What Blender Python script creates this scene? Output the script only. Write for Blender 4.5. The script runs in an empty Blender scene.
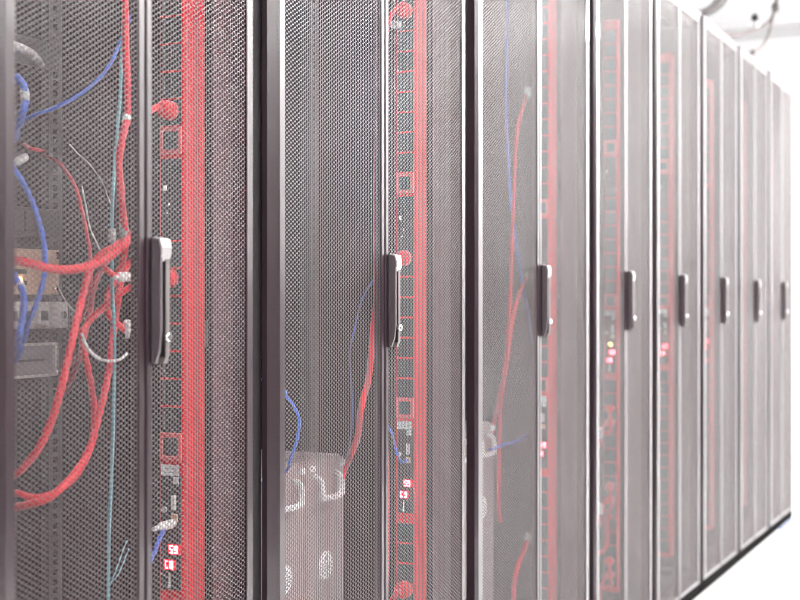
import bpy, math, random
import numpy as np

random.seed(7)
SC = bpy.context.scene
COL = SC.collection

# ------------------------------------------------------------------ camera
# world: +X runs along the row of racks, +Y goes into the racks, Z up; door fronts lie at Y = 0
TH = math.radians(25.78)
CT, ST = math.cos(TH), math.sin(TH)
F = 1345.8                      # focal length in pixels of an 800 px wide frame
P = 1.064                       # distance from the lens to the door plane
HC = 1.05                       # lens height
cam_d = bpy.data.cameras.new('camera')
cam = bpy.data.objects.new('camera', cam_d)
COL.objects.link(cam)
cam.location = (0, -P, HC)
cam.rotation_euler = (math.radians(90), 0, TH - math.radians(90))
cam_d.sensor_width = 36.0
cam_d.lens = 36.0 * F / 800.0
cam_d.clip_start = 0.05
cam_d.shift_y = 0.001
SHX = 1.6                       # principal point lies this many pixels right of the middle
cam_d.shift_x = -SHX / 800.0
cam_d.dof.use_dof = True
cam_d.dof.focus_distance = 2.29
cam_d.dof.aperture_fstop = 4.3
SC.camera = cam

# ------------------------------------------------------------------ world, exposure
w = bpy.data.worlds.new('world')
SC.world = w
w.use_nodes = True
w.node_tree.nodes['Background'].inputs[0].default_value = (0.93, 0.96, 1.0, 1)
w.node_tree.nodes['Background'].inputs[1].default_value = 0.35
vs = SC.view_settings
vs.view_transform = 'Standard'
vs.look = 'None'
vs.gamma = 1.0
vs.use_curve_mapping = False
vs.exposure = 2.52
LAMP = 9.0                      # emission of the ceiling light diffusers
SC.cycles.max_bounces = 8
SC.cycles.diffuse_bounces = 5
SC.cycles.glossy_bounces = 4
SC.cycles.use_denoising = True
SC.cycles.sample_clamp_indirect = 2.0
SC.cycles.filter_width = 0.8


# ------------------------------------------------------------------ materials
def material(name, col, rough=0.5, metal=0.0, spec=0.5, var=0.0, vscale=20.0, bump=0.0, bscale=200.0,
             emit=None, estr=0.0, coat=0.0, rvar=0.0):
    m = bpy.data.materials.new(name)
    m.use_nodes = True
    nt = m.node_tree
    b = nt.nodes['Principled BSDF']
    b.inputs['Base Color'].default_value = (*col, 1)
    b.inputs['Roughness'].default_value = rough
    b.inputs['Metallic'].default_value = metal
    b.inputs['Specular IOR Level'].default_value = spec
    b.inputs['Coat Weight'].default_value = coat
    if emit:
        b.inputs['Emission Color'].default_value = (*emit, 1)
        b.inputs['Emission Strength'].default_value = estr
    tc = nt.nodes.new('ShaderNodeTexCoord')
    if var > 0 or rvar > 0:
        n = nt.nodes.new('ShaderNodeTexNoise')
        n.inputs['Scale'].default_value = vscale
        n.inputs['Detail'].default_value = 4
        nt.links.new(tc.outputs['Object'], n.inputs['Vector'])
        if var > 0:
            r = nt.nodes.new('ShaderNodeMix')
            r.data_type = 'RGBA'
            r.inputs[6].default_value = tuple(max(0, c * (1 - var)) for c in col) + (1,)
            r.inputs[7].default_value = tuple(min(1, c * (1 + var)) for c in col) + (1,)
            nt.links.new(n.outputs['Fac'], r.inputs[0])
            nt.links.new(r.outputs[2], b.inputs['Base Color'])
        if rvar > 0:
            mr = nt.nodes.new('ShaderNodeMapRange')
            mr.inputs['To Min'].default_value = rough - rvar
            mr.inputs['To Max'].default_value = rough + rvar
            nt.links.new(n.outputs['Fac'], mr.inputs['Value'])
            nt.links.new(mr.outputs['Result'], b.inputs['Roughness'])
    if bump > 0:
        n2 = nt.nodes.new('ShaderNodeTexNoise')
        n2.inputs['Scale'].default_value = bscale
        nt.links.new(tc.outputs['Object'], n2.inputs['Vector'])
        bp = nt.nodes.new('ShaderNodeBump')
        bp.inputs['Strength'].default_value = bump
        bp.inputs['Distance'].default_value = 0.001
        nt.links.new(n2.outputs['Fac'], bp.inputs['Height'])
        nt.links.new(bp.outputs['Normal'], b.inputs['Normal'])
    return m


M = {
    'floor': material('floor_vinyl', (0.64, 0.64, 0.64), 0.35, var=0.03, vscale=3),
    'wall': material('white_wall', (0.86, 0.86, 0.865), 0.8, var=0.015, vscale=2),
    'opposite': material('pale_wall', (0.80, 0.79, 0.79), 0.7, var=0.03, vscale=2),
    'added_dark': material('added_dark_panel', (0.05, 0.045, 0.048), 0.6, var=0.05, vscale=3),  # for the unseen panels added to shape door reflections
    'ceiling': material('ceiling_white', (0.60, 0.60, 0.605), 0.85),
    'lamp': material('lamp_diffuser', (0.9, 0.9, 0.9), 0.6, emit=(1.0, 0.98, 0.972), estr=LAMP),
    'lamp_frame': material('lamp_frame', (0.8, 0.8, 0.8), 0.4),
    'door': material('door_paint', (0.022, 0.0105, 0.0150), 0.30, spec=1.0, coat=0.5, var=0.04, vscale=6),
    'sheet': material('perforated_steel', (0.036, 0.0170, 0.0205), 0.29, metal=0.0, spec=0.8, coat=0.7),
    'cabinet': material('cabinet_black', (0.022, 0.019, 0.021), 0.5, spec=0.4, var=0.1, vscale=8),
    'rail': material('rail_paint', (0.035, 0.030, 0.032), 0.45, metal=0.2, var=0.05),
    'liner': material('galvanised_liner', (0.22, 0.215, 0.22), 0.45, metal=0.4, var=0.05),
    'inner': material('side_panel_brown', (0.012, 0.007, 0.0085), 0.6, spec=0.12, var=0.12, vscale=6),
    'handle': material('handle_plastic', (0.07, 0.055, 0.062), 0.35, spec=0.6),
    'handle_mid': material('handle_grey', (0.13, 0.112, 0.11), 0.38, metal=0.0),
    'handle_light': material('handle_silver', (0.36, 0.34, 0.34), 0.35, metal=0.4),
    'chrome': material('lock_chrome', (0.8, 0.8, 0.8), 0.18, metal=1.0),
    'red_pdu': material('red_extrusion', (0.84, 0.018, 0.030), 0.42, spec=0.2, var=0.04, vscale=6),
    'red_frame': material('red_plastic_light', (0.85, 0.12, 0.12), 0.5),
    'red_cable': material('red_jacket', (0.80, 0.020, 0.040), 0.42, spec=0.3, var=0.05),
    'red_deep': material('red_jacket_dark', (0.55, 0.02, 0.035), 0.45),
    'blue_cable': material('blue_jacket', (0.03, 0.12, 0.60), 0.42, var=0.05),
    'blue_dark': material('dark_blue_jacket', (0.015, 0.04, 0.22), 0.5),
    'teal': material('teal_jacket', (0.14, 0.36, 0.42), 0.45),
    'white_wire': material('white_jacket', (0.72, 0.71, 0.69), 0.5),
    'plug_white': material('white_plug', (0.82, 0.80, 0.79), 0.4),
    'plug_grey': material('grey_plug', (0.50, 0.50, 0.51), 0.45),
    'black': material('black_plastic', (0.012, 0.011, 0.012), 0.45),
    'gap_shade': material('gap_shade_black', (0.006, 0.005, 0.005), 0.9, spec=0.05),  # shade of the gap under the racks, put in as colour
    'outlet': material('outlet_black', (0.016, 0.015, 0.016), 0.4),
    'label': material('label_paper', (0.90, 0.89, 0.88), 0.6),
    'ink': material('label_ink', (0.28, 0.28, 0.29), 0.6),
    'led': material('red_digits', (0.6, 0.02, 0.03), 0.4, emit=(1.0, 0.10, 0.13), estr=7.0),
    'led_back': material('display_red_glass', (0.28, 0.006, 0.012), 0.15, emit=(1.0, 0.01, 0.03), estr=0.25),
    'amber': material('amber_lamp', (0.9, 0.4, 0.05), 0.4, emit=(1.0, 0.55, 0.15), estr=2.0),
    'chassis': material('chassis_grey', (0.35, 0.285, 0.285), 0.5, metal=0.0, var=0.06, vscale=10),
    'bail': material('bail_white', (0.93, 0.92, 0.91), 0.35, metal=0.0),
    'tan': material('tan_panel', (0.72, 0.48, 0.34), 0.5, var=0.05),
    'silver': material('silver_panel', (0.70, 0.68, 0.66), 0.4, metal=0.0, var=0.08, vscale=30),
    'grey_panel': material('grey_panel', (0.26, 0.235, 0.26), 0.42, metal=0.0),
    'server': material('server_bezel', (0.012, 0.010, 0.011), 0.45),
    'hose': material('black_hose', (0.012, 0.012, 0.013), 0.5),
    'hose_tan': material('brown_hose', (0.07, 0.045, 0.04), 0.55),
    'tie': material('tie_grey', (0.36, 0.36, 0.36), 0.6),
}


# ------------------------------------------------------------------ mesh helpers
class MB:
    """collects shapes into one mesh"""
    def __init__(self):
        self.v, self.f, self.s = [], [], []

    def quadbox(self, x0, x1, y0, y1, z0, z1, c=0.0):
        """box, with its vertical and front edges chamfered by c"""
        if c <= 0:
            b = len(self.v)
            self.v += [(x0, y0, z0), (x1, y0, z0), (x1, y1, z0), (x0, y1, z0), (x0, y0, z1), (x1, y0, z1), (x1, y1, z1), (x0, y1, z1)]
            self.f += [tuple(b + i for i in q) for q in ((0, 3, 2, 1), (4, 5, 6, 7), (0, 1, 5, 4), (1, 2, 6, 5), (2, 3, 7, 6), (3, 0, 4, 7))]
            self.s += [False] * 6
            return self
        lo = (x0, y0, z0)
        hi = (x1, y1, z1)
        b = len(self.v)
        idx = {}
        for sx in (0, 1):
            for sy in (0, 1):
                for sz in (0, 1):
                    corner = [(lo, hi)[s][k] for k, s in enumerate((sx, sy, sz))]
                    for ax in range(3):
                        p = list(corner)
                        for k, s in enumerate((sx, sy, sz)):
                            if k != ax:
                                p[k] += c if s == 0 else -c
                        idx[(sx, sy, sz, ax)] = len(self.v)
                        self.v.append(tuple(p))
        def face(*ids):
            self.f.append(tuple(idx[i] for i in ids))
            self.s.append(False)
        for s in (0, 1):
            fs = [(s, 0, 0, 0), (s, 1, 0, 0), (s, 1, 1, 0), (s, 0, 1, 0)]
            face(*(fs if s else fs[::-1]))
            fs = [(0, s, 0, 1), (0, s, 1, 1), (1, s, 1, 1), (1, s, 0, 1)]
            face(*(fs if s else fs[::-1]))
            fs = [(0, 0, s, 2), (1, 0, s, 2), (1, 1, s, 2), (0, 1, s, 2)]
            face(*(fs if s else fs[::-1]))
        for a in (0, 1):
            for d in (0, 1):
                fs = [(a, d, 0, 0), (a, d, 0, 1), (a, d, 1, 1), (a, d, 1, 0)]
                face(*(fs if (a ^ d) else fs[::-1]))
                fs = [(a, 0, d, 0), (a, 0, d, 2), (a, 1, d, 2), (a, 1, d, 0)]
                face(*(fs if not (a ^ d) else fs[::-1]))
                fs = [(0, a, d, 1), (0, a, d, 2), (1, a, d, 2), (1, a, d, 1)]
                face(*(fs if (a ^ d) else fs[::-1]))
        for sx in (0, 1):
            for sy in (0, 1):
                for sz in (0, 1):
                    fs = [(sx, sy, sz, 0), (sx, sy, sz, 1), (sx, sy, sz, 2)]
                    face(*(fs if (sx ^ sy ^ sz) else fs[::-1]))
        return self

    def tube(self, pts, r, n=10, caps=True):
        pts = [np.array(p, float) for p in pts]
        rs = r if isinstance(r, (list, tuple)) else [r] * len(pts)
        tang = []
        for i in range(len(pts)):
            a = pts[max(0, i - 1)]
            c = pts[min(len(pts) - 1, i + 1)]
            t = c - a
            tang.append(t / (np.linalg.norm(t) + 1e-12))
        up = np.array((0, 0, 1.0)) if abs(tang[0][2]) < 0.9 else np.array((1.0, 0, 0))
        u = np.cross(tang[0], up)
        u /= np.linalg.norm(u)
        base = len(self.v)
        for i, p in enumerate(pts):
            u = u - tang[i] * np.dot(u, tang[i])
            u /= np.linalg.norm(u) + 1e-12
            vv = np.cross(tang[i], u)
            for k in range(n):
                a = 2 * math.pi * k / n
                self.v.append(tuple(p + rs[i] * (math.cos(a) * u + math.sin(a) * vv)))
        for i in range(len(pts) - 1):
            for k in range(n):
                a = base + i * n + k
                b = base + i * n + (k + 1) % n
                self.f.append((a, b, b + n, a + n))
                self.s.append(True)
        if caps:
            self.f.append(tuple(base + k for k in range(n))[::-1])
            self.f.append(tuple(base + (len(pts) - 1) * n + k for k in range(n)))
            self.s += [False, False]
        return self

    def prism_x(self, prof, x0, x1):
        """profile of (y, z) points swept along X"""
        b = len(self.v)
        n = len(prof)
        self.v += [(x0, y, z) for y, z in prof] + [(x1, y, z) for y, z in prof]
        for i in range(n):
            j = (i + 1) % n
            self.f.append((b + i, b + j, b + n + j, b + n + i))
        self.f.append(tuple(b + i for i in range(n))[::-1])
        self.f.append(tuple(b + n + i for i in range(n)))
        self.s += [False] * (n + 2)
        return self

    def mesh(self, name, mat):
        me = bpy.data.meshes.new(name)
        me.from_pydata(self.v, [], self.f)
        me.polygons.foreach_set('use_smooth', self.s)
        import bmesh
        bm = bmesh.new()
        bm.from_mesh(me)
        bmesh.ops.recalc_face_normals(bm, faces=bm.faces)
        bm.to_mesh(me)
        bm.free()
        me.materials.append(mat)
        me.update()
        return me

    def build(self, name, mat, parent=None, loc=None):
        return place(name, self.mesh(name, mat), parent, loc)


def place(name, me, parent=None, loc=None, rot=None):
    o = bpy.data.objects.new(name, me)
    COL.objects.link(o)
    if parent:
        o.parent = parent
    if loc:
        o.location = loc
    if rot:
        o.rotation_euler = rot
    return o


def tag(o, label, cat, group=None, kind=None):
    if label:
        o['label'] = label
    if cat:
        o['category'] = cat
    if group:
        o['group'] = group
    if kind:
        o['kind'] = kind
    return o


def thing(name, label, cat, loc=(0, 0, 0), group=None):
    o = bpy.data.objects.new(name, None)
    COL.objects.link(o)
    o.location = loc
    return tag(o, label, cat, group)


def smooth(pts, per=8):
    """Catmull-Rom through the points"""
    p = [np.array(q, float) for q in pts]
    if len(p) < 3:
        return p
    p = [2 * p[0] - p[1]] + p + [2 * p[-1] - p[-2]]
    out = []
    for i in range(1, len(p) - 2):
        a, b, c, d = p[i - 1:i + 3]
        for k in range(per):
            t = k / per
            out.append(0.5 * ((2 * b) + (-a + c) * t + (2 * a - 5 * b + 4 * c - d) * t * t + (-a + 3 * b - 3 * c + d) * t ** 3))
    out.append(p[-2])
    return out


def at(px, py, y):
    """the point at depth y (into the racks) that the photograph shows at px, py"""
    xr = (px - 400.0 - SHX) / F
    z = (y + P) / (ST - xr * CT)
    return (z * (CT + xr * ST), y, HC + (300 - 0.8 - py) / F * z)


# ------------------------------------------------------------------ the room
CEIL = 2.84
FL = 0.055                      # floor level
END = 9.0
def structure(name, m, mat):
    o = m.build(name, M[mat])
    o['kind'] = 'structure'
    return o

structure('floor', MB().quadbox(-3.2, END, -2.3, 2.4, FL - 0.15, FL), 'floor')
structure('ceiling', MB().quadbox(-3.2, END, -2.3, 2.4, CEIL, CEIL + 0.1), 'ceiling')
structure('wall_end', MB().quadbox(END, END + 0.1, -2.3, 2.4, FL, CEIL), 'wall')
structure('wall_back', MB().quadbox(-3.2, END, 2.4, 2.5, FL, CEIL), 'wall')
structure('wall_aisle', MB().quadbox(-3.2, END, -2.4, -2.3, FL, CEIL), 'opposite')
structure('added_panel_aisle', MB().quadbox(4.3, 7.4, -2.3, -2.26, FL, 1.15).quadbox(-3.2, 4.3, -2.3, -2.26, FL, 2.05), 'added_dark')  # unseen dark panels added to darken what the doors reflect
structure('added_panel_near', MB().quadbox(-3.2, -3.16, -2.26, 2.4, FL, 1.15), 'added_dark')  # unseen panel, added to keep the lower reflections on door edges dark
structure('wall_near', MB().quadbox(-3.3, -3.2, -2.3, 2.4, FL, CEIL), 'wall')
structure('trim_1', MB().quadbox(END - 0.035, END, -2.3, 2.4, CEIL - 0.05, CEIL).quadbox(END - 0.018, END, -2.3, 2.4, CEIL - 0.075, CEIL - 0.05), 'ceiling')

# ceiling lights over the aisle
ORD = ['first', 'second', 'third', 'fourth', 'fifth', 'sixth', 'seventh', 'eighth']
lf = MB()
for a, b, c, d in ((-0.62, 0.62, -0.32, -0.28), (-0.62, 0.62, 0.28, 0.32), (-0.62, -0.58, -0.28, 0.28), (0.58, 0.62, -0.28, 0.28)):
    lf.quadbox(a, b, c, d, -0.03, 0.0)
lf_me = lf.mesh('frame', M['lamp_frame'])
ld_me = MB().quadbox(-0.58, 0.58, -0.28, 0.28, -0.022, -0.004).mesh('diffuser', M['lamp'])
for i in range(6):
    L = thing('ceiling_light', 'white recessed ceiling light panel, %s along the aisle from the near end' % ORD[i], 'light', (-1.6 + i * 1.95, -1.8, CEIL), 'ceiling lights over the aisle')
    place('frame', lf_me, L)
    place('diffuser', ld_me, L)

for x in (7.1,):  # added panel, brightens the end wall that the far doors mirror
    L = thing('ceiling_light', 'added ceiling light panel that brightens the end wall and far racks', 'light', (x, -0.9, CEIL), 'ceiling lights over the aisle')
    place('frame', lf_me, L)
    place('diffuser', ld_me, L)

# ------------------------------------------------------------------ racks
Z0, Z1 = FL + 0.045, 2.02            # doors reach from Z0 to Z1
SIDE = 0.027                    # door edge to rack pitch line
STILE = 0.028
DTH = 0.025                     # door leaf thickness
PITCH = 0.0070


def sheet_mesh(width, height):
    """punched steel sheet: a triangular lattice of six-sided holes, with real thickness in the holes"""
    dz = PITCH
    dx = PITCH * math.sqrt(3) / 2
    R = PITCH / math.sqrt(3)
    rh = 0.0035
    t = 0.0010
    nx = int(width / dx)
    nz = int(height / dz)
    ox = (width - (nx - 1) * dx) / 2
    i, j = np.meshgrid(np.arange(nx), np.arange(nz), indexing='ij')
    cx = (ox + i * dx).ravel()
    cz = (dz / 2 + j * dz + (i % 2) * dz / 2).ravel()
    n = cx.size
    ang = np.arange(6) * math.pi / 3
    V = np.zeros((n, 18, 3), np.float32)
    for k, (rad, y) in enumerate(((R, 0.0), (rh, 0.0), (rh, t))):
        V[:, k * 6:k * 6 + 6, 0] = cx[:, None] + rad * np.cos(ang)[None]
        V[:, k * 6:k * 6 + 6, 2] = cz[:, None] + rad * np.sin(ang)[None]
        V[:, k * 6:k * 6 + 6, 1] = y
    q = []
    for k in range(6):
        k2 = (k + 1) % 6
        q.append((k, k2, 6 + k2, 6 + k))
        q.append((6 + k, 6 + k2, 12 + k2, 12 + k))
    q = np.array(q, np.int32)
    FQ = (q[None] + (np.arange(n, dtype=np.int32) * 18)[:, None, None]).reshape(-1, 4)
    me = bpy.data.meshes.new('perforated_sheet')
    me.vertices.add(n * 18)
    me.vertices.foreach_set('co', V.ravel())
    nf = FQ.shape[0]
    me.loops.add(nf * 4)
    me.loops.foreach_set('vertex_index', FQ.ravel())
    me.polygons.add(nf)
    me.polygons.foreach_set('loop_start', np.arange(nf, dtype=np.int32) * 4)
    me.polygons.foreach_set('loop_total', np.full(nf, 4, np.int32))
    me.update(calc_edges=True)
    me.materials.append(M['sheet'])
    return me


def door_frame(wd, outer_left, ch=(0.012, 0.016)):
    """one leaf frame, x from 0 to wd; the wide stile is on the hinge side, the narrow one at the seam"""
    h = Z1 - Z0
    m = MB()
    a, b = (STILE, 0.013) if outer_left else (0.011, STILE)
    prof = [(ch[0], 0.0), (STILE - 0.0012, 0.0), (STILE, 0.0012), (STILE, DTH), (0.0, DTH), (0.0, ch[1])]     # (x, y) of the hinge stile
    if not outer_left:
        prof = [(wd - x, y) for x, y in prof]
    k = len(m.v)
    n = len(prof)
    m.v += [(x, y, 0.0) for x, y in prof] + [(x, y, h) for x, y in prof]
    for i in range(n):
        j = (i + 1) % n
        m.f.append((k + i, k + j, k + n + j, k + n + i))
    m.f += [tuple(k + i for i in range(n)), tuple(k + n + i for i in range(n))]
    m.s += [False] * (n + 2)
    if outer_left:
        m.quadbox(wd - b, wd, 0, 0.014, 0, h, 0.0015)
    else:
        m.quadbox(0, a, 0, 0.014, 0, h, 0.0015)
    m.quadbox(a, wd - b, 0.0006, DTH, 0, 0.012, 0.001)
    m.quadbox(a, wd - b, 0.0006, DTH, h - 0.035, h, 0.001)
    return m.mesh('door', M['door'])


# swing handle shapes, origin at the middle of the handle, x 0..0.027, front towards -y
hb_me = MB().quadbox(0.0060, 0.029, -0.003, 0.0, -0.083, 0.083, 0.001).quadbox(0.0190, 0.0207, -0.0140, -0.003, -0.074, 0.055).mesh('handle_base', M['black'])  # the thin second box puts the slot's shade in as black
hl = MB()
hl.prism_x([(-0.003, 0.082), (-0.0130, 0.080), (-0.0155, 0.068), (-0.0155, -0.040), (-0.0130, -0.066), (-0.0070, -0.082), (-0.003, -0.082)], 0.0065, 0.0115)
hl_me = hl.mesh('handle_lever', M['handle'])
hr = MB()
hr.prism_x([(-0.003, 0.070), (-0.0145, 0.070), (-0.0145, -0.072), (-0.010, -0.083), (-0.003, -0.083)], 0.0207, 0.0288)
hr_me = hr.mesh('handle_rim', M['handle_mid'])
ht = MB()
ht.prism_x([(-0.003, 0.084), (-0.0145, 0.0815), (-0.0175, 0.071), (-0.0170, 0.060), (-0.0130, 0.052), (-0.003, 0.050)], 0.0080, 0.0290)
ht_me = ht.mesh('handle_pivot', M['handle_light'])
lk = MB()
lk.tube([(0.0235, -0.010, -0.048), (0.0235, -0.0175, -0.048), (0.0235, -0.0195, -0.048)], [0.0066, 0.0066, 0.005], 14)
lk_me = lk.mesh('lock_cylinder', M['chrome'])

SIZES = {}
for W in (0.6, 0.8):
    lw = (W - 2 * SIDE - 0.004) / 2
    d = {'lw': lw, 'left': door_frame(lw, True), 'right': door_frame(lw, False)}
    d['left_square'] = door_frame(lw, True, (0.005, 0.007))
    d['right_square'] = door_frame(lw, False, (0.005, 0.007))
    d['sheet'] = sheet_mesh(lw - 0.014, Z1 - Z0 - 0.026)
    hw = W / 2
    # cabinet parts, x centred on the rack, y from the door back
    D0, D1 = 0.030, 1.05
    fr = MB()
    for s in (-1, 1):
        for y in (D0, D1 - 0.045):
            x0, x1 = sorted((s * (hw - 0.0004), s * (hw - 0.034)))
            fr.quadbox(x0, x1, y, y + 0.045, FL + 0.05, Z1 - 0.01, 0.002)
    for y in (D0, D1 - 0.045):
        fr.quadbox(-hw + 0.034, hw - 0.034, y, y + 0.045, FL + 0.05, FL + 0.085)
        fr.quadbox(-hw + 0.034, hw - 0.034, y, y + 0.045, Z1 - 0.045, Z1 - 0.01)
    for s in (-1, 1):
        x0, x1 = sorted((s * (hw - 0.0004), s * (hw - 0.034)))
        fr.quadbox(x0, x1, D0 + 0.045, D1 - 0.045, FL + 0.05, FL + 0.085)
        fr.quadbox(x0, x1, D0 + 0.045, D1 - 0.045, Z1 - 0.045, Z1 - 0.01)
    d['frame'] = fr.mesh('frame', M['cabinet'])
    d['liner'] = MB().quadbox(-0.001, 0.001, D0 + 0.002, D0 + 0.043, FL + 0.09, Z1 - 0.05).mesh('post_liner', M['liner'])
    d['side'] = MB().quadbox(-0.001, 0.001, D0 + 0.045, D1 - 0.045, FL + 0.085, Z1 - 0.045).mesh('side_panel', M['inner'])
    d['top'] = MB().quadbox(-hw + 0.004, hw - 0.004, 0.012, D1, Z1 - 0.010, Z1 + 0.008, 0.002).mesh('top_panel', M['door'])
    d['bottom'] = MB().quadbox(-hw + 0.034, hw - 0.034, D0 + 0.045, D1 - 0.045, FL + 0.055, FL + 0.060).mesh('bottom_panel', M['cabinet'])
    d['gap_shade'] = MB().quadbox(-hw + 0.004, hw - 0.004, 0.006, 0.029, FL + 0.004, FL + 0.043).mesh('gap_shade', M['gap_shade'])  # black strip standing in for the shade below the doors
    d['back'] = MB().quadbox(-hw + 0.034, hw - 0.034, D1 - 0.012, D1 - 0.002, FL + 0.085, Z1 - 0.045).mesh('back_panel', M['inner'])
    ft = MB()
    ft.tube([(0, 0, 0), (0, 0, 0.010), (0, 0, 0.014)], [0.022, 0.022, 0.012], 12)
    ft.tube([(0, 0, 0.012), (0, 0, 0.052)], 0.007, 10)
    d['foot'] = ft.mesh('levelling_foot', M['black'])
    SIZES[W] = d


def rail_mesh():
    """angle rail with square punched holes in threes for each unit"""
    m = MB()
    U = 0.04445
    z = 0.155
    xa, xb, ha, hbx = 0.0, 0.030, 0.0095, 0.0190
    while z + U < Z1 - 0.06:
        prev = z
        for off in (0.00635, 0.02223, 0.0381):
            c = z + off
            m.quadbox(ha, hbx, 0, 0.002, prev, c - 0.0047)
            prev = c + 0.0047
        m.quadbox(ha, hbx, 0, 0.002, prev, z + U)
        z += U
    m.quadbox(xa, ha, 0, 0.002, FL + 0.085, z)
    m.quadbox(hbx, xb, 0, 0.002, FL + 0.085, z)
    m.quadbox(xb - 0.002, xb, 0.002, 0.04, FL + 0.085, z)
    return m.mesh('mounting_rail', M['rail'])

RAIL = rail_mesh()


def make_rack(x0, W, label, rail_y, edge):
    d = SIZES[W]
    hw = W / 2
    cx = x0 + hw
    R = thing('server_rack', label, 'server rack', (cx, 0, 0), 'row of server racks')
    place('frame', d['frame'], R)
    place('side_panel', d['side'], R, (-hw + 0.010, 0, 0))
    place('side_panel', d['side'], R, (hw - 0.010, 0, 0))
    place('post_liner', d['liner'], R, (-hw + 0.0352, 0, 0))
    place('post_liner', d['liner'], R, (hw - 0.0352, 0, 0))
    place('top_panel', d['top'], R)
    place('bottom_panel', d['bottom'], R)
    place('back_panel', d['back'], R)
    place('gap_shade', d['gap_shade'], R)
    for sx in (-1, 1):
        for y in (0.055, 1.0):
            place('levelling_foot', d['foot'], R, (sx * (hw - 0.030), y, FL))
    rx = 0.2225 if W < 0.7 else 0.2425
    place('mounting_rail', RAIL, R, (rx, rail_y, 0))
    place('mounting_rail', RAIL, R, (-rx, rail_y + 0.002, 0), (0, 0, math.pi))
    L = place('door', d['left' + edge], R, (-hw + SIDE, 0, Z0))
    place('perforated_sheet', d['sheet'], L, (0.007, 0.0022, 0.006))
    G = place('door', d['right' + edge], R, (0.002, 0, Z0))
    place('perforated_sheet', d['sheet'], G, (0.007, 0.0022, 0.006))
    zc = HC - Z0
    for nm, me in (('handle_base', hb_me), ('handle_lever', hl_me), ('handle_rim', hr_me), ('handle_pivot', ht_me), ('lock_cylinder', lk_me)):
        place(nm, me, G, (0.0015, 0, zc))
    return R

X = [1.136, 1.736, 2.536, 3.336, 3.936, 4.536, 5.136, 5.736]
WID = [0.6, 0.8, 0.8, 0.6, 0.6, 0.6, 0.6, 0.6]
RY = [0.35, 0.29, 0.29, 0.30, 0.30, 0.30, 0.30, 0.30]
RL = ['server rack closest to the camera, tangled red and blue cables behind its perforated door',
      'wide server rack with sharp mesh doors, grey chassis and two round labels behind them',
      'third server rack along the row, wide, sliver of grey chassis behind its mesh',
      'fourth server rack along the row, narrow, lit red digits and red cord loops inside',
      'fifth server rack along the row, narrow, between the fourth and sixth racks',
      'sixth server rack along the row, narrow, its top corner under the drooping black cables',
      'seventh server rack along the row, last but one before the white end wall',
      'eighth and last server rack of the row, beside the white end wall']
for i in range(8):
    make_rack(X[i], WID[i], RL[i], RY[i], '' if i < 2 else '_square')

# ------------------------------------------------------------------ vertical power strips
# outlets face -x (towards the middle of the rack); local origin at the strip's front left edge, y into the rack
PW, PD = 0.056, 0.045
om = MB()
om.quadbox(-0.0022, 0.0, 0.0045, 0.0410, -0.0185, -0.0135)
om.quadbox(-0.0022, 0.0, 0.0045, 0.0410, 0.0135, 0.0185)
om.quadbox(-0.0022, 0.0, 0.0045, 0.0105, -0.0135, 0.0135)
om.quadbox(-0.0022, 0.0, 0.0350, 0.0410, -0.0135, 0.0135)
om.quadbox(-0.0006, 0.0, 0.0105, 0.0350, -0.0135, 0.0135)
for a, b in ((0.016, 0.0), (0.0295, 0.0), (0.0228, 0.006)):
    om.quadbox(-0.0016, -0.0006, a - 0.0012, a + 0.0012, b - 0.004, b + 0.004)
OUT = om.mesh('outlet', M['outlet'])
bm_ = MB()
bm_.quadbox(-0.0042, 0, 0.004, 0.009, -0.020, 0.020).quadbox(-0.0042, 0, 0.0365, 0.0415, -0.020, 0.020)
bm_.quadbox(-0.0042, 0, 0.009, 0.0365, -0.020, -0.0145).quadbox(-0.0042, 0, 0.009, 0.0365, 0.0145, 0.020)
BRK = bm_.mesh('breaker', M['red_frame'])
ROCK = MB().prism_x([(0.010, -0.013), (0.0355, -0.013), (0.0355, 0.013), (0.010, 0.013)], -0.003, 0).mesh('rocker', M['outlet'])
CTL = MB().quadbox(-0.0015, 0, 0.006, 0.0395, -0.085, 0.085).mesh('control_panel', M['outlet'])
LBL = MB().quadbox(-0.0022, -0.0015, 0.008, 0.040, -0.008, 0.008).mesh('label', M['label'])
LBLI = MB().quadbox(-0.0024, -0.0022, 0.011, 0.037, -0.0035, -0.0025).quadbox(-0.0024, -0.0022, 0.011, 0.033, 0.002, 0.003).mesh('print', M['ink'])
WSQ = MB().quadbox(-0.0030, -0.0015, 0.009, 0.0185, -0.005, 0.005).mesh('button', M['label'])
PORT = MB().quadbox(-0.0055, -0.0015, 0.0125, 0.020, -0.011, 0.011, 0.001).mesh('serial_port', M['silver'])
PORT2 = MB().quadbox(-0.0045, -0.0015, 0.010, 0.021, -0.006, 0.006, 0.001).mesh('network_port', M['tan'])
BTN = MB().tube([(-0.0015, 0.034, 0), (-0.005, 0.034, 0)], 0.0045, 12).mesh('reset_button', M['plug_grey'])
MARK = MB().quadbox(-0.0021, -0.0015, 0.024, 0.0265, -0.011, 0.011).quadbox(-0.0021, -0.0015, 0.0265, 0.0285, -0.011, -0.006).mesh('print', M['label'])
DISP = MB().quadbox(-0.0026, -0.0015, 0.0, 0.021, -0.0075, 0.0075).mesh('display', M['led_back'])
SEG = {'0': 'abcdef', '1': 'bc', '2': 'abged', '3': 'abgcd', '5': 'afgcd', '8': 'abcdefg', '9': 'abcdfg', 'C': 'afed'}


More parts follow.
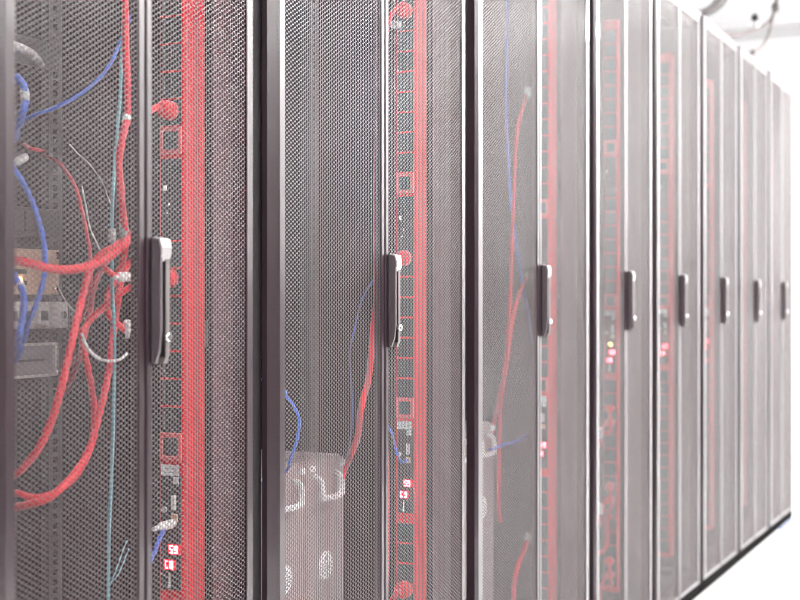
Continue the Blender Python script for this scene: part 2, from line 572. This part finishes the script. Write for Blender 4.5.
def digits_mesh(text):
    """seven segment figures facing -x; reading direction is -y (as seen from -x looking to +x)"""
    m = MB()
    w_, h_, t_ = 0.0056, 0.0115, 0.0017
    y = 0.0185
    for ch in text:
        ya, yb = y - w_, y
        seg = {'a': (ya, yb, h_ / 2 - t_, h_ / 2), 'd': (ya, yb, -h_ / 2, -h_ / 2 + t_), 'g': (ya, yb, -t_ / 2, t_ / 2),
               'f': (yb - t_, yb, 0, h_ / 2), 'b': (ya, ya + t_, 0, h_ / 2), 'e': (yb - t_, yb, -h_ / 2, 0), 'c': (ya, ya + t_, -h_ / 2, 0)}
        for s in SEG[ch]:
            a, b, c, d_ = seg[s]
            m.quadbox(-0.0034, -0.0026, a, b, c, d_)
        y -= w_ + 0.0028
    return m.mesh('digits', M['led'])

DG1, DG2 = digits_mesh('59'), digits_mesh('C8')
# small marks between outlet banks
BANK = MB().quadbox(-0.0008, 0, 0.031, 0.036, -0.004, 0.004).quadbox(-0.0008, 0, 0.026, 0.028, -0.026, -0.022).quadbox(-0.0008, 0, 0.029, 0.031, -0.038, -0.036).mesh('print', M['label'])
BANKP = MB().quadbox(-0.0006, 0, 0.005, 0.041, -0.072, 0.048).mesh('bank_panel', M['outlet'])

BRKT = MB().quadbox(PW, PW + 0.0235, 0.012, 0.034, -0.02, 0.02).mesh('mounting_bracket', M['rail'])
PDUX = []
PL = ['tall red power strip inside the rack with tangled red and blue cables',
      'tall red power strip behind the mesh of the wide rack with round labels',
      'tall red power strip in the third rack along the row',
      'tall red power strip with cord loops in the fourth rack along the row',
      'tall red power strip in the fifth rack along the row',
      'tall pale looking red power strip in the sixth rack along the row',
      'tall red power strip in the seventh rack along the row',
      'tall red power strip in the last rack before the end wall']
PY = 0.085
for i in range(8):
    off = 0.0 if i < 3 else 0.215
    zb, zt = 0.19, 1.88
    xl = X[i] + WID[i] - 0.092
    PDUX.append(xl)
    S = thing('power_strip', PL[i], 'power strip', (xl, PY, 0), 'red power strips in the racks')
    b = MB().quadbox(0, PW, 0, PD, zb, zt, 0.003)
    b.build('body', M['red_pdu'], S)
    for z in (zb + 0.06, 1.0, zt - 0.06):
        place('mounting_bracket', BRKT, S, (0, 0, z))
    z = 1.470 + off
    banks = []
    k = 1.3280 + off
    while k + 0.02 < zt:                       # upper bank
        banks.append(k)
        k += 0.0408
    for q in range(7):
        banks.append(1.1185 + off - q * 0.0408)
    k = 0.583 + off
    while k - 0.02 > zb:
        banks.append(k)
        k -= 0.0408
    for zc in banks:
        place('outlet', OUT, S, (0, 0, zc))
    for zc in (1.287 + off, 0.8345 + off):
        B = place('breaker', BRK, S, (0, 0, zc))
        place('rocker', ROCK, B)
    B = place('bank_panel', BANKP, S, (0, 0, 1.212 + off))
    place('print', BANK, B, (-0.0006, 0, 0.005))
    C = place('control_panel', CTL, S, (0, 0, 0.708 + off))
    zo = 0.708
    Lb = place('label', LBL, S, (0, 0, 0.7995 + off))
    place('print', LBLI, Lb)
    place('button', WSQ, C, (0, 0, 0.785 - zo))
    place('serial_port', PORT, C, (0, 0, 0.752 - zo))
    place('network_port', PORT2, C, (0, 0, 0.730 - zo))
    place('reset_button', BTN, C, (0, 0, 0.741 - zo))
    A = place('display', DISP, S, (0, 0.006, 0.683 + off))
    place('digits', DG1, A)
    A = place('display', DISP, S, (0, 0.014, 0.660 + off))
    place('digits', DG2, A)
    place('print', MARK, C, (0, 0, 0.637 - zo))


# ------------------------------------------------------------------ cables
def cable(name, label, cat, pts, r, mat, group=None, per=8, n=8):
    o = MB().tube(smooth(pts, per), r, n).build(name, M[mat])
    return tag(o, label, cat, group)


def pix(*a):
    return [at(*q) for q in a]


def plug_red(i, z, label, path, r=0.0048, y=0.1075, rad=0.0145):
    """a red plug pushed into a power strip outlet with its cord; path is a list of world points that the cord follows"""
    x = PDUX[i]
    T = thing('power_cable', label, 'cord', (x - 0.0022, y, z), 'red power cords')
    MB().tube([(0, 0, 0), (-0.012, 0, 0), (-0.020, 0, 0), (-0.026, 0, 0)], [rad, rad, rad * 0.86, rad * 0.5], 14).build('plug', M['red_pdu'], T)
    loc = np.array((x - 0.0022, y, z))
    p = [np.array((-0.022, 0, 0)), np.array((-0.036, 0.002, 0))] + [np.array(q) - loc for q in path]
    MB().tube(smooth(p, 7), r, 8).build('cord', M['red_cable'], T)
    return T

G1 = 'cables in the closest rack'
# thick red cords of the first rack
plug_red(0, at(172, 277, 0.1075)[2], 'thick red power cord sagging in an arc before the tan panel',
         pix((140, 230, .10), (128, 238, .085), (110, 254, .085), (90, 264, .09), (70, 268, .10), (50, 267, .11), (30, 262, .13), (12, 258, .16), (-14, 256, .25)) + [(1.44, 0.356, 1.10)], 0.0062)
plug_red(0, at(160, 107, 0.1075)[2], 'red power cord from the round upper plug, hanging past a small white tag',
         pix((140, 116, .11), (128, 118, .10), (121, 143, .10), (119, 165, .105), (121, 190, .11), (123, 213, .12), (126, 240, .14), (120, 268, .16), (111, 286, .17), (107, 300, .17), (109, 313, .165), (117, 322, .16), (127, 330, .155)), 0.0052)
cable('power_cable', 'red power cord running up to the rack top beside the thin blue arc', 'cord',
      [(1.60, 0.10, 1.93)] + pix((123, -60, .10), (125, 0, .10), (126, 55, .10), (128, 95, .10), (127.5, 117, .103)), 0.0052, 'red_cable', 'red power cords')
cable('power_cable', 'red power cord sloping from behind the door handle down to the crossing cords', 'cord',
         [(1.715, .20, 1.06)] + pix((142, 281, .12), (128, 287, .13), (113, 298, .145), (100, 309, .16), (88, 321, .17), (82, 333, .17), (85, 354, .17), (91, 383, .17), (94, 410, .168), (92, 440, .165), (82, 465, .163), (68, 482, .163), (50, 493, .165), (33, 496, .18), (13, 491, .21), (-20, 492, .29)) + [(1.36, 0.345, .70)], 0.0048, 'red_cable', 'red power cords')
cable('power_cable', 'long red power cord sloping down from the knot, upper of the low loops', 'cord',
      [(1.72, 0.19, 1.14)] + pix((130, 238, .15), (112, 246, .14), (98, 256, .135), (89, 270, .13), (83, 292, .125), (76, 322, .12), (68, 357, .12), (60, 391, .12), (50, 423, .13), (35, 452, .15), (13, 474, .19), (-18, 478, .27)) + [(1.45, 0.345, .79)], 0.0054, 'red_cable', 'red power cords')
cable('power_cable', 'red power cord that swings through the lowest loop beside the teal cable', 'cord',
      [(1.72, 0.22, 1.12)] + pix((129, 262, .18), (121, 280, .175), (117, 305, .17), (113, 335, .16), (110, 362, .15), (104, 393, .14), (97, 420, .135), (90, 446, .13), (75, 472, .13), (52, 494, .13), (32, 502, .15), (13, 506, .19), (-20, 512, .28)) + [(1.41, 0.345, .60)], 0.0054, 'red_cable', 'red power cords')
cable('power_cable', 'dark red power cord behind the first sloping cord, fraying out of the knot', 'cord',
      [(1.72, 0.26, 1.13)] + pix((127, 240, .22), (112, 254, .21), (100, 270, .20), (93, 290, .20), (90, 312, .20), (84, 336, .19), (80, 352, .20), (70, 380, .26), (56, 398, .33)), 0.0044, 'red_deep', 'red power cords')
cable('patch_cable', 'thin red patch cable curving down from the dark upper equipment in the closest rack', 'cable',
      pix((44, 154, .344), (57, 160, .28), (69, 174, .24), (77, 190, .22), (82, 210, .215), (86, 228, .21), (90, 252, .205), (91, 275, .20), (88, 300, .22), (80, 320, .31)), 0.0030, 'red_deep', G1)
cable('patch_cable', 'short stub of red patch cable beside the small white plug', 'cable',
      pix((24, 143, .344), (31, 147, .30), (39, 148.5, .30), (46, 150, .344)), 0.0030, 'red_cable', G1)
# blue patch cables
cable('patch_cable', 'blue patch cable bowing past the tan panel', 'cable',
      [(1.40, 0.353, 1.32)] + pix((2, 152, .24), (14, 167, .19), (26, 187, .175), (36, 211, .17), (43, 237, .165), (45, 258, .165), (43, 280, .17), (36, 303, .18), (28, 322, .20), (15, 347, .25)) + [(1.42, 0.345, .94)], 0.0036, 'blue_cable', G1)
cable('patch_cable', 'thin blue patch cable arcing across the top of the closest rack', 'cable',
      [(1.722, 0.15, 1.60), (1.69, 0.155, 1.545)] + pix((135, 8, .165), (121, 38, .18), (111, 61, .185), (97, 79, .19), (78, 94, .20), (55, 106, .22), (28, 116, .26), (6, 128, .33)), 0.0029, 'blue_cable', G1)
cable('patch_cable', 'thick blue patch cable looping out beside the white cable bracket', 'cable',
      [(1.41, 0.353, 1.42)] + pix((6, 74, .26), (17, 76, .21), (23, 84, .20), (25.5, 97, .20), (22, 112, .20), (17, 126, .22), (5, 140, .28)) + [(1.39, 0.353, 1.27)], 0.0056, 'blue_cable', G1)
cable('patch_cable', 'blue patch cable with a white tag in front of the silver module', 'cable',
      [(1.41, 0.353, 1.08)] + pix((6, 272, .27), (15, 277, .22), (21, 286, .205), (24, 300, .190), (22, 318, .180), (18, 338, .185), (10, 362, .25)) + [(1.36, 0.345, .88)], 0.0050, 'blue_cable', G1)
# teal, white wires
cable('patch_cable', 'teal cable running straight down beside the red cords', 'cable',
      [(at(124, -40, .14)[0], .14, 1.955)] + pix((124, -40, .14), (122, 50, .14), (120, 95, .14), (116.5, 140, .14), (113, 190, .14), (112, 230, .14), (112.5, 290, .14), (114.5, 340, .14), (113.5, 400, .14), (112.5, 450, .14), (109.5, 520, .14), (108, 600, .14), (107, 680, .14)), 0.0025, 'teal', G1)
cable('wire', 'thin pale wire slanting behind the mesh above the cord knot', 'wire', pix((70, 143, .31), (77, 151, .26), (90, 163, .25), (103, 182, .25), (108, 196, .27), (112, 205, .26)), 0.0011, 'white_wire', G1)
cable('wire', 'thin pale wire falling into the cord knot', 'wire', pix((82, 185, .31), (86, 205, .25), (90, 226, .24), (97, 242, .24), (105, 262, .25), (97, 284, .24), (88, 313, .24), (80, 330, .31)), 0.0013, 'white_wire', G1)
cable('wire', 'white wire hanging in a short curve below the cord knot', 'wire', pix((81, 330, .19), (84, 339, .12), (90, 350, .115), (103, 358.5, .115), (118, 358.5, .125), (127, 352, .15)), 0.0021, 'white_wire', G1)
cable('wire', 'thin grey wire beside the silver module', 'wire', pix((58, 285, .33), (66, 300, .28), (77, 312, .27), (86, 318, .30)), 0.0011, 'white_wire', G1)
cable('wire', 'fine pale wire end sticking out of the teal cable near the bottom', 'wire', pix((110, 584, .14), (117, 566, .135), (123, 549, .135), (127, 539, .135)), 0.0009, 'teal', G1)
cable('wire', 'second fine wire end beside the teal cable, the more bowed one', 'wire', pix((110, 582, .14), (118, 573, .132), (125, 557, .13), (129, 547, .13)), 0.0008, 'teal', G1)


def tag_on(name, label, cat, a, b, r, mat, group=None):
    o = MB().tube([a, tuple((np.array(a) * .5 + np.array(b) * .5)), b], [r * 0.92, r, r * 0.92], 12).build(name, M[mat])
    return tag(o, label, cat, group)

tag_on('cable_tag', 'white wrap tag on the thick blue loop', 'tag', at(24.2, 87, .20), at(25.3, 99, .20), 0.0064, 'plug_white', 'cable tags')
tag_on('cable_tag', 'white wrap tag on the blue cable beside the tan panel', 'tag', at(19.5, 281.5, .209), at(23.3, 291, .2035), 0.0062, 'plug_white', 'cable tags')
tag_on('cable_tag', 'small white tag on the vertical red cord', 'tag', at(127.5, 115, .102), at(126.4, 120, .1), 0.0062, 'plug_white', 'cable tags')
tag_on('cable_tie', 'grey strap round the teal cable above the cord knot', 'cable tie', at(112, 227, .14), at(112, 240, .14), 0.0055, 'tie', 'cable ties')
tag_on('cable_tie', 'grey strap round the red cord above the cord knot', 'cable tie', at(123.6, 223, .13), at(125, 235, .137), 0.0072, 'tie', 'cable ties')


def moulded_plug(name, label, a, b, r, mat, group):
    a, b = np.array(a), np.array(b)
    t = thing(name, label, 'plug', tuple(a), group)
    d = b - a
    MB().tube([(0, 0, 0), tuple(d * .2), tuple(d * .8), tuple(d)], [r * .6, r, r, r * .85], 12).build('plug_body', M[mat], t)
    MB().tube([tuple(-d * .25), (0, 0, 0), tuple(d * .05)], [r * .45, r * .55, r * .6], 10).build('strain_relief', M[mat], t)
    return t

moulded_plug('cable_plug', 'white plug at the end of a short red cord above the teal cable', at(117, 275.5, .13), at(131, 275, .128), 0.0072, 'plug_white', 'white plugs in the closest rack')
cable('power_cable', 'short red cord ending in a white plug above the door handle height', 'cord', pix((97, 262, .22), (105, 267, .15), (111, 272, .135), (118, 275.5, .13)), 0.0046, 'red_cable', 'red power cords')
moulded_plug('cable_plug', 'white plug pointing down at the end of the curled red cord', at(127.5, 333, .154), at(127.5, 319, .15), 0.0062, 'plug_white', 'white plugs in the closest rack')
moulded_plug('cable_plug', 'small white plug beside the red cable stub in the upper equipment', at(16, 161, .30), at(26, 155, .30), 0.0065, 'plug_white', 'white plugs in the closest rack')
T = moulded_plug('cable_plug', 'pale plug with a blue lead in the power strip near its red digits', (PDUX[0] - 0.040, PY + 0.019, at(170, 524, .1)[2]), (PDUX[0] - 0.0045, PY + 0.015, at(175, 521, .1)[2]), 0.0068, 'plug_white', 'network leads of the power strips')
cable('patch_cable', 'short blue lead dropping from the pale plug beside the red digits', 'cable',
      [(PDUX[0] - 0.040, PY + 0.019, at(170, 524.5, .1)[2])] + pix((163, 529, .100), (159, 538, .099), (155, 549, .099), (150, 561, .10), (147, 580, .105), (146, 620, .11)), 0.0034, 'blue_cable', G1)


# ------------------------------------------------------------------ rack mounted units of the first rack
def unit_box(name, label, cat, cx, y, z0, z1, mat, depth=0.30, group=None):
    t = thing(name, label, cat, (cx, y, z0), group)
    h = z1 - z0
    MB().quadbox(-0.2415, 0.2415, -0.004, -0.0005, 0, h, 0.0008).build('face_plate', M[mat], t)
    MB().quadbox(-0.218, 0.218, -0.0005, depth, 0.001, h - 0.001).build('case', M['cabinet'], t)
    return t

c1 = X[0] + 0.3
YR = RY[0]
scr = MB().tube([(0, -0.004, 0), (0, -0.0075, 0), (0, -0.009, 0)], [0.006, 0.006, 0.0035], 10).mesh('screw', M['chrome'])

def z_at(py, px=40, y=0.35):
    return at(px, py, y)[2]

t = unit_box('converter_chassis', 'tan faced converter chassis with dark slots and amber lamps in the closest rack', 'network unit', c1, YR, z_at(293), z_at(248), 'tan')
h = z_at(248) - z_at(293)
for k in range(8):
    for j, zz in enumerate((0.2, 0.45, 0.72)):
        MB().quadbox(0.165 - k * 0.05 - 0.036, 0.165 - k * 0.05, -0.0052, -0.0035, h * zz, h * zz + 0.007).build('slot', M['black'], t)
    MB().tube([(0.150 - k * 0.05, -0.004, h * 0.33), (0.150 - k * 0.05, -0.007, h * 0.33)], 0.004, 8).build('status_lamp', M['amber'], t)
for zz in (0.12, 0.88):
    for x in (0.233, -0.233):
        place('screw', scr, t, (x, 0, h * zz))
t = unit_box('switch_module', 'silver network module with square ports below the tan panel', 'network unit', c1, YR, z_at(327), z_at(300), 'silver')
h = z_at(300) - z_at(327)
for k in range(12):
    p = MB()
    x = 0.205 - k * 0.034
    p.quadbox(x - 0.024, x, -0.016, -0.0035, h * 0.18, h * 0.82, 0.001)
    P_ = p.build('port', M['silver'], t)
    MB().quadbox(x - 0.020, x - 0.004, -0.0165, -0.0158, h * 0.3, h * 0.66).build('port_opening', M['black'], P_)
MB().quadbox(0.214, 0.2415, -0.022, -0.004, h * 0.02, h * 0.98, 0.002).build('ear', M['silver'], t)
MB().quadbox(-0.2415, -0.214, -0.022, -0.004, h * 0.02, h * 0.98, 0.002).build('ear', M['silver'], t)
for x in (0.2285, -0.2285):
    place('screw', scr, t, (x, -0.018, h * 0.5))
t = unit_box('switch_chassis', 'grey framed unit with one dark slot, lowest of the three units', 'network unit', c1, YR, z_at(375), z_at(341), 'grey_panel')
h = z_at(341) - z_at(375)
fm = MB()
for a, b, c, d_ in ((-0.225, 0.225, h - 0.004, h), (-0.225, 0.225, 0, 0.004), (-0.228, -0.224, 0, h), (0.224, 0.228, 0, h)):
    fm.quadbox(a, b, -0.010, -0.004, c, d_)
fm.build('rim', M['silver'], t)
MB().quadbox(-0.2, 0.205, -0.0052, -0.0035, h * 0.46, h * 0.53).build('slot', M['black'], t)
for zz in (0.1, 0.9):
    for x in (0.236, -0.236):
        place('screw', scr, t, (x, 0, h * zz))
# white cable bracket near the top
t = thing('cable_bracket', 'white curved cable bracket at the top of the closest rack', 'bracket', (c1, YR, z_at(67)), G1)
pr = []
m = MB()
m.prism_x([(-0.004, 0.0), (-0.0005, 0.0), (-0.0005, 0.044), (-0.004, 0.044)], -0.2415, 0.2415)
m.build('face_plate', M['server'], t)
for k in range(1):
    e = np.array(at(44, 66.5, .335)) - np.array((c1, YR, z_at(67)))
    x = e[0] - k * 0.11
    pts = [(x - 0.16, -0.004, e[2] + 0.004), (x - 0.16, -0.05, e[2] + 0.006), (x - 0.14, -0.075, e[2] + 0.006), (x - 0.07, -0.050, e[2] + 0.008), (x - 0.01, -0.018, e[2] + 0.002), (x, -0.004, e[2])]
    MB().tube(smooth(pts, 6), [0.0100 - 0.005 * q / 30 for q in range(31)], 8).build('ring', M['plug_white'], t)


def server(i, z0, u, label, y=None):
    c = X[i] + WID[i] / 2
    h_ = u * 0.04445 - 0.001
    t_ = unit_box('server', label, 'server', c, RY[i] if y is None else y, z0, z0 + h_, 'server', 0.45, 'dark servers in the racks')
    n = 10
    for k in range(n):
        x = -0.20 + k * 0.04
        MB().quadbox(x, x + 0.036, -0.0075, -0.004, h_ * 0.15, h_ * 0.85, 0.001).build('drive_bay', M['server'], t_)
    return t_

server(0, z_at(235), 1, 'dark server above the tan panel in the closest rack')


# ------------------------------------------------------------------ chassis with three modules (racks two and three)
def module_chassis(i, label):
    c = X[i] + WID[i] / 2
    y0 = 0.206
    zb, zt = 0.14, 0.744
    t = thing('battery_chassis', label, 'chassis', (c, y0, zb), 'grey module chassis')
    H = zt - zb
    MB().quadbox(-0.235, 0.235, 0.012, 0.55, 0, H, 0.002).build('case', M['chassis'], t)
    MB().quadbox(-0.240, 0.240, 0.004, 0.0115, 0, 0.03).build('lip', M['chassis'], t)
    n, wm = 3, 0.1555
    for k in range(n):
        xa = -0.2335 + k * wm
        xb = xa + wm - 0.003
        m = MB().quadbox(xa, xb, 0.0, 0.011, 0.034, H - 0.004, 0.0025)
        mod = m.build('module', M['chassis'], t)
        xc = (xa + xb) / 2
        hz = H - 0.030
        # bail handle
        w2, hh = 0.040, 0.042
        xh = xc - 0.006
        pts = [(xh - w2, 0.0, hz), (xh - w2, -0.010, hz - 0.003), (xh - w2 + 0.001, -0.016, hz - 0.010), (xh - w2 + 0.002, -0.018, hz - hh * 0.78), (xh - w2 + 0.010, -0.0185, hz - hh), (xh + w2 - 0.010, -0.0185, hz - hh), (xh + w2 - 0.002, -0.018, hz - hh * 0.78), (xh + w2 - 0.001, -0.016, hz - 0.010), (xh + w2, -0.010, hz - 0.003), (xh + w2, 0.0, hz)]
        MB().tube(smooth(pts, 5), 0.0060, 10).build('bail_handle', M['bail'], mod)
        for xq in (xa + 0.010, xb - 0.026):
            MB().quadbox(xq, xq + 0.016, -0.008, 0.0, H - 0.020, H - 0.008, 0.002).build('latch', M['bail'], mod)
        # round warning label: disc, triangle, lines of print
        d = MB()
        lz = H - 0.207
        ring = 28
        base = len(d.v)
        d.tube([(xc, 0.0, lz), (xc, -0.0008, lz)], 0.027, ring)
        d.build('round_label', M['label'], mod)
        pr_ = MB()
        pr_.v += [(xc - 0.0075, -0.0012, lz + 0.009), (xc + 0.0075, -0.0012, lz + 0.009), (xc, -0.0012, lz + 0.021)]
        pr_.f.append((0, 1, 2))
        pr_.s.append(False)
        for q, wq in enumerate((0.020, 0.022, 0.022, 0.019, 0.013)):
            zz = lz + 0.003 - q * 0.0052
            pr_.quadbox(xc - wq, xc + wq, -0.0012, -0.0009, zz - 0.0010, zz + 0.0010)
        pr_.build('print', M['ink'], mod)
    return t

module_chassis(1, 'grey chassis with silver bail handles and round white labels low in the second rack')
module_chassis(2, 'grey chassis of which one silver handle shows, low in the third rack')

# ------------------------------------------------------------------ cables of the second and third racks
G2 = 'cables in the second rack'
plug_red(1, 1.136, 'red power cord in the second rack from the plug beside the door handle',
         pix((392, 262, .12), (380, 285, .13), (374, 320, .13), (371, 355, .128), (368, 380, .125), (363, 398, .125), (360, 414, .127), (357.5, 436, .145), (350, 455, .205), (341, 480, .24), (338, 520, .25), (337, 590, .25)), 0.0062, rad=0.0155)
plug_red(1, 1.633, 'red power cord in the second rack from the highest plug',
         pix((388, 22, .12), (384, 60, .109), (378.5, 105, .109), (376.3, 160, .109), (375.8, 220, .109), (375.8, 290, .109), (376.5, 350, .109), (381, 400, .109), (386, 450, .109), (387, 520, .109), (386, 600, .109)), 0.0048, rad=0.0165)
plug_red(1, at(400, 590, .107)[2], 'red power cord in the second rack from the lowest plug',
         pix((390, 605, .13), (382, 640, .16)) + [(2.46, .19, .3), (2.47, .2, .13)], 0.0055, rad=0.0175)
cable('patch_cable', 'blue cable hanging over the grey chassis in the second rack', 'cable',
      [(1.92, .215, .95)] + pix((279, 386, .16), (286, 394, .15), (294, 405, .145), (299, 418, .145), (297, 438, .15), (290, 458, .165), (283, 472, .19)) + [(1.95, .195, .72)], 0.0028, 'blue_cable', G2)
cable('patch_cable', 'faint blue cable slanting behind the red cord in the second rack', 'cable',
      pix((380, 262, .19), (372, 280, .19), (362, 298, .19), (354, 330, .195), (350, 352, .20), (352, 400, .205), (350, 440, .215), (340, 480, .245)), 0.0015, 'blue_dark', G2)
cable('patch_cable', 'thin blue lead beside the power strip controls in the second rack', 'cable',
      [(PDUX[1] - .0045, PY + .015, .73), (PDUX[1] - .02, PY + .02, .728), (PDUX[1] - .032, PY + .026, .745), (PDUX[1] - .04, PY + .033, .785)] + pix((385, 418, .115), (381.5, 390, .11), (381, 330, .11), (381, 200, .11), (381, 60, .11), (381, -80, .11)) + [(at(381, -80, .11)[0], .11, 1.955)], 0.0022, 'blue_cable', G2)
tag(MB().tube([(PDUX[1] - .0025, PY + .036, 1.606), (PDUX[1] - .022, PY + .038, 1.603)], 0.0075, 10).build('outlet_lock', M['plug_white']), 'white outlet lock under the highest plug in the second rack', 'lock')

G3 = 'cables in the third rack'
def red3(label, pts, r):
    return cable('power_cable', label, 'cord', pts, r, 'red_cable', 'red power cords')
red3('red cord under the highest white plug in the third rack', pix((527, 92, .17), (523, 106, .16), (518, 124, .155), (515.5, 150, .155), (514, 190, .155), (512, 240, .155), (510.5, 290, .155), (508, 330, .16), (505, 362, .17), (499, 395, .205), (493.5, 425, .24), (488, 460, .255), (487, 540, .255)), 0.0044)
red3('red cord bending away from the middle white plug in the third rack', pix((527, 275, .17), (522, 286, .165), (516, 302, .155), (511.5, 325, .138), (508, 350, .138), (505, 372, .145), (501, 398, .165), (499.5, 430, .175), (499, 470, .185), (498.5, 500, .186), (500, 520, .2)), 0.0046)
red3('red cord bending down from the lowest white plug in the third rack', pix((527, 540, .16), (523, 552, .155), (518, 564, .15), (514.5, 580, .15), (513, 605, .15), (512, 640, .16)) + [(3.25, .18, .13)], 0.0062)
for (a, b), s in ((((527.5, 95), (528, 86)), 'highest'), (((527, 276), (530, 269)), 'middle'), (((527.5, 540), (529, 531)), 'lowest')):
    moulded_plug('cable_plug', '%s of the three white plugs behind the third rack mesh' % s, at(a[0], a[1], .168), at(b[0], b[1], .166), 0.0078, 'plug_white', 'white plugs in the third rack')
cable('patch_cable', 'long blue cable hanging down the upper third rack', 'cable',
      [(at(508, -75, .19)[0], .19, 1.955)] + pix((508, -75, .19), (508, -20, .19), (507, 30, .19), (506, 90, .19), (508, 150, .19), (511, 200, .185), (516, 240, .18), (521, 275, .17), (528, 310, .16), (534, 350, .15)), 0.0035, 'blue_cable', G3)
cable('patch_cable', 'short blue cable leading from the grey chassis in the third rack', 'cable',
      pix((490, 448, .17), (497, 446, .17), (503, 443, .165), (513, 441, .165), (523, 436.5, .17), (528, 433, .162)), 0.0036, 'blue_cable', G3)
# red cords in the fourth rack: pairs of curved plugs
for k, (py, nm) in enumerate(((408, 'highest'), (422, 'second'), (486, 'third'), (500, 'fourth'), (562, 'fifth'), (576, 'lowest'))):
    z = at(606, py, .107)[2]
    x = PDUX[3]
    plug_red(3, z, '%s of the six short red cords on the fourth rack power strip' % nm,
             [(x - .055, .11 - .014 * (k % 2 == 0), z - .004), (x - .075, .115 - .028 * (k % 2 == 0), z - .03), (x - .066, .12 - .030 * (k % 2 == 0), z - .06), (x - .035 - .012 * (k % 2 == 0), .15, z - .078), (x + .03, .2, z - .07), (x + .068, .22, z - .065)], 0.0055, rad=0.0125)
for py, nm in ((426, 'upper'), (502, 'lower')):
    p = np.array(at(600, py, .11))
    tag_on('cable_tag', '%s white tag among the red cords of the fourth rack' % nm, 'tag', tuple(p), tuple(p + np.array((.004, 0, -.03))), 0.008, 'plug_white', 'cable tags')
x = PDUX[3]
cable('power_cable', 'curved red cord hanging between the plug pairs in the fourth rack', 'cord',
      [(x - .003, .107, at(606, 516, .1)[2]), (x - .03, .105, at(604, 518, .1)[2]), (x - .045, .105, at(603, 527, .1)[2]), (x - .035, .107, at(606, 540, .1)[2]), (x - .05, .115, at(604, 552, .1)[2]), (x - .02, .17, at(604, 560, .1)[2]), (x + .065, .22, .30)], 0.006, 'red_cable', 'red power cords')
lamp_p = at(609.5, 343, .1)
o = tag(MB().tube([(x - .0012, .107, lamp_p[2]), (x - .008, .107, lamp_p[2]), (x - .011, .107, lamp_p[2])], [0.006, 0.006, 0.003], 10).build('status_lamp', M['amber']), 'small amber lamp above the red digits in the fourth rack', 'lamp')

# a blue cable end peeping out under the last rack
cable('patch_cable', 'bit of blue cable on the floor under the last rack', 'cable', [(5.98, -.004, FL + .004), (6.06, -.008, FL + .004), (6.14, -.010, FL + .004), (6.20, -.006, FL + .004), (6.24, -.004, FL + .004)], 0.0038, 'blue_cable')

# ------------------------------------------------------------------ overhead cables above the row
GO = 'cables over the racks'
TOPZ = Z1 + 0.008
cable('overhead_cable', 'upper black cable of the two that arch over the fifth rack', 'cable',
      [(4.42, .20, TOPZ + .009)] + pix((694, 9.5, .12), (700, 9, .12), (707, 6.5, .125), (714, 1, .13), (719, -6, .14), (724, -18, .15), (730, -40, .17), (734, -68, .2)) + [(5.6, .25, CEIL - .002)], 0.0062, 'hose', GO)
cable('overhead_cable', 'lower black cable of the two that arch over the fifth rack', 'cable',
      [(4.5, .20, TOPZ + .009)] + pix((698, 16, .12), (704, 15, .12), (712, 12.2, .125), (719, 7, .13), (725, 0, .14), (730, -12, .15), (736, -34, .17), (741, -60, .2)) + [(5.7, .28, CEIL - .002)], 0.0068, 'hose', GO)
cable('overhead_cable', 'brown hose between the two black cables over the fifth rack', 'cable',
      [(4.46, .27, TOPZ + .012)] + pix((698, 13, .17), (706, 11, .17), (714, 6, .175), (720, -1, .18), (727, -15, .19), (734, -42, .2)) + [(5.65, .34, CEIL - .002)], 0.0095, 'hose_tan', GO)
cable('overhead_cable', 'brown hose sagging towards the end wall above the seventh rack', 'cable',
      [(5.05, .30, TOPZ + .012)] + pix((730, 34, .16), (738, 33.5, .16), (748, 31, .16), (757, 28, .165), (766, 23, .17), (772, 16, .18), (775, 8, .19), (777, -2, .2), (778, -16, .22)) + [(7.1, .3, CEIL - .002)], 0.0085, 'hose_tan', GO)
cable('overhead_cable', 'thin dark cable curving up from its black end over the seventh rack', 'cable',
      [(5.62, .10, TOPZ + .006)] + pix((752, 51.5, .05), (758, 48.5, .06), (764, 42, .07), (768, 34, .08), (771, 24, .09), (774, 12, .10), (778, -3, .10), (780, -14, .10)) + [(6.75, .12, CEIL - .002)], 0.0055, 'hose_tan', GO)
cable('overhead_wire', 'thin pale hanger wire from the ceiling to its black clip', 'wire',
      pix((755.5, 15, .18), (757, 8, .18), (758.5, 0, .18)) + [at(763, -30, .18)] + [(at(770, -60, .18)[0], .18, CEIL - .001)], 0.004, 'plug_grey', GO)


def clip(label, c, r, mat, k=1.0):
    c = np.array(c)
    t = thing('cable_clip', label, 'clip', tuple(c), 'cable clips over the racks')
    MB().tube([(0, 0, -r * k), (0, 0, -r * .6 * k), (0, 0, r * .6 * k), (0, 0, r * k)], [r * .5, r, r, r * .6], 12).build('clip_body', M[mat], t)
    MB().quadbox(-r * 1.5, r * 1.5, -r * .4, r * .4, -r * .3, r * .3, r * .1).build('jaw', M[mat], t)
    return t

clip('black clip on the hanger wire above the seventh rack', at(755, 16, .18), 0.016, 'hose')
clip('black clip on the brown hose close to the ceiling', at(775.5, 6, .19), 0.019, 'hose', 1.3)
clip('white clip holding the brown hose under the hanger wire', at(756.5, 25, .172), 0.014, 'plug_white', 1.5)
clip('small black end clip resting over the seventh rack top', at(753, 51, .055), 0.011, 'hose')
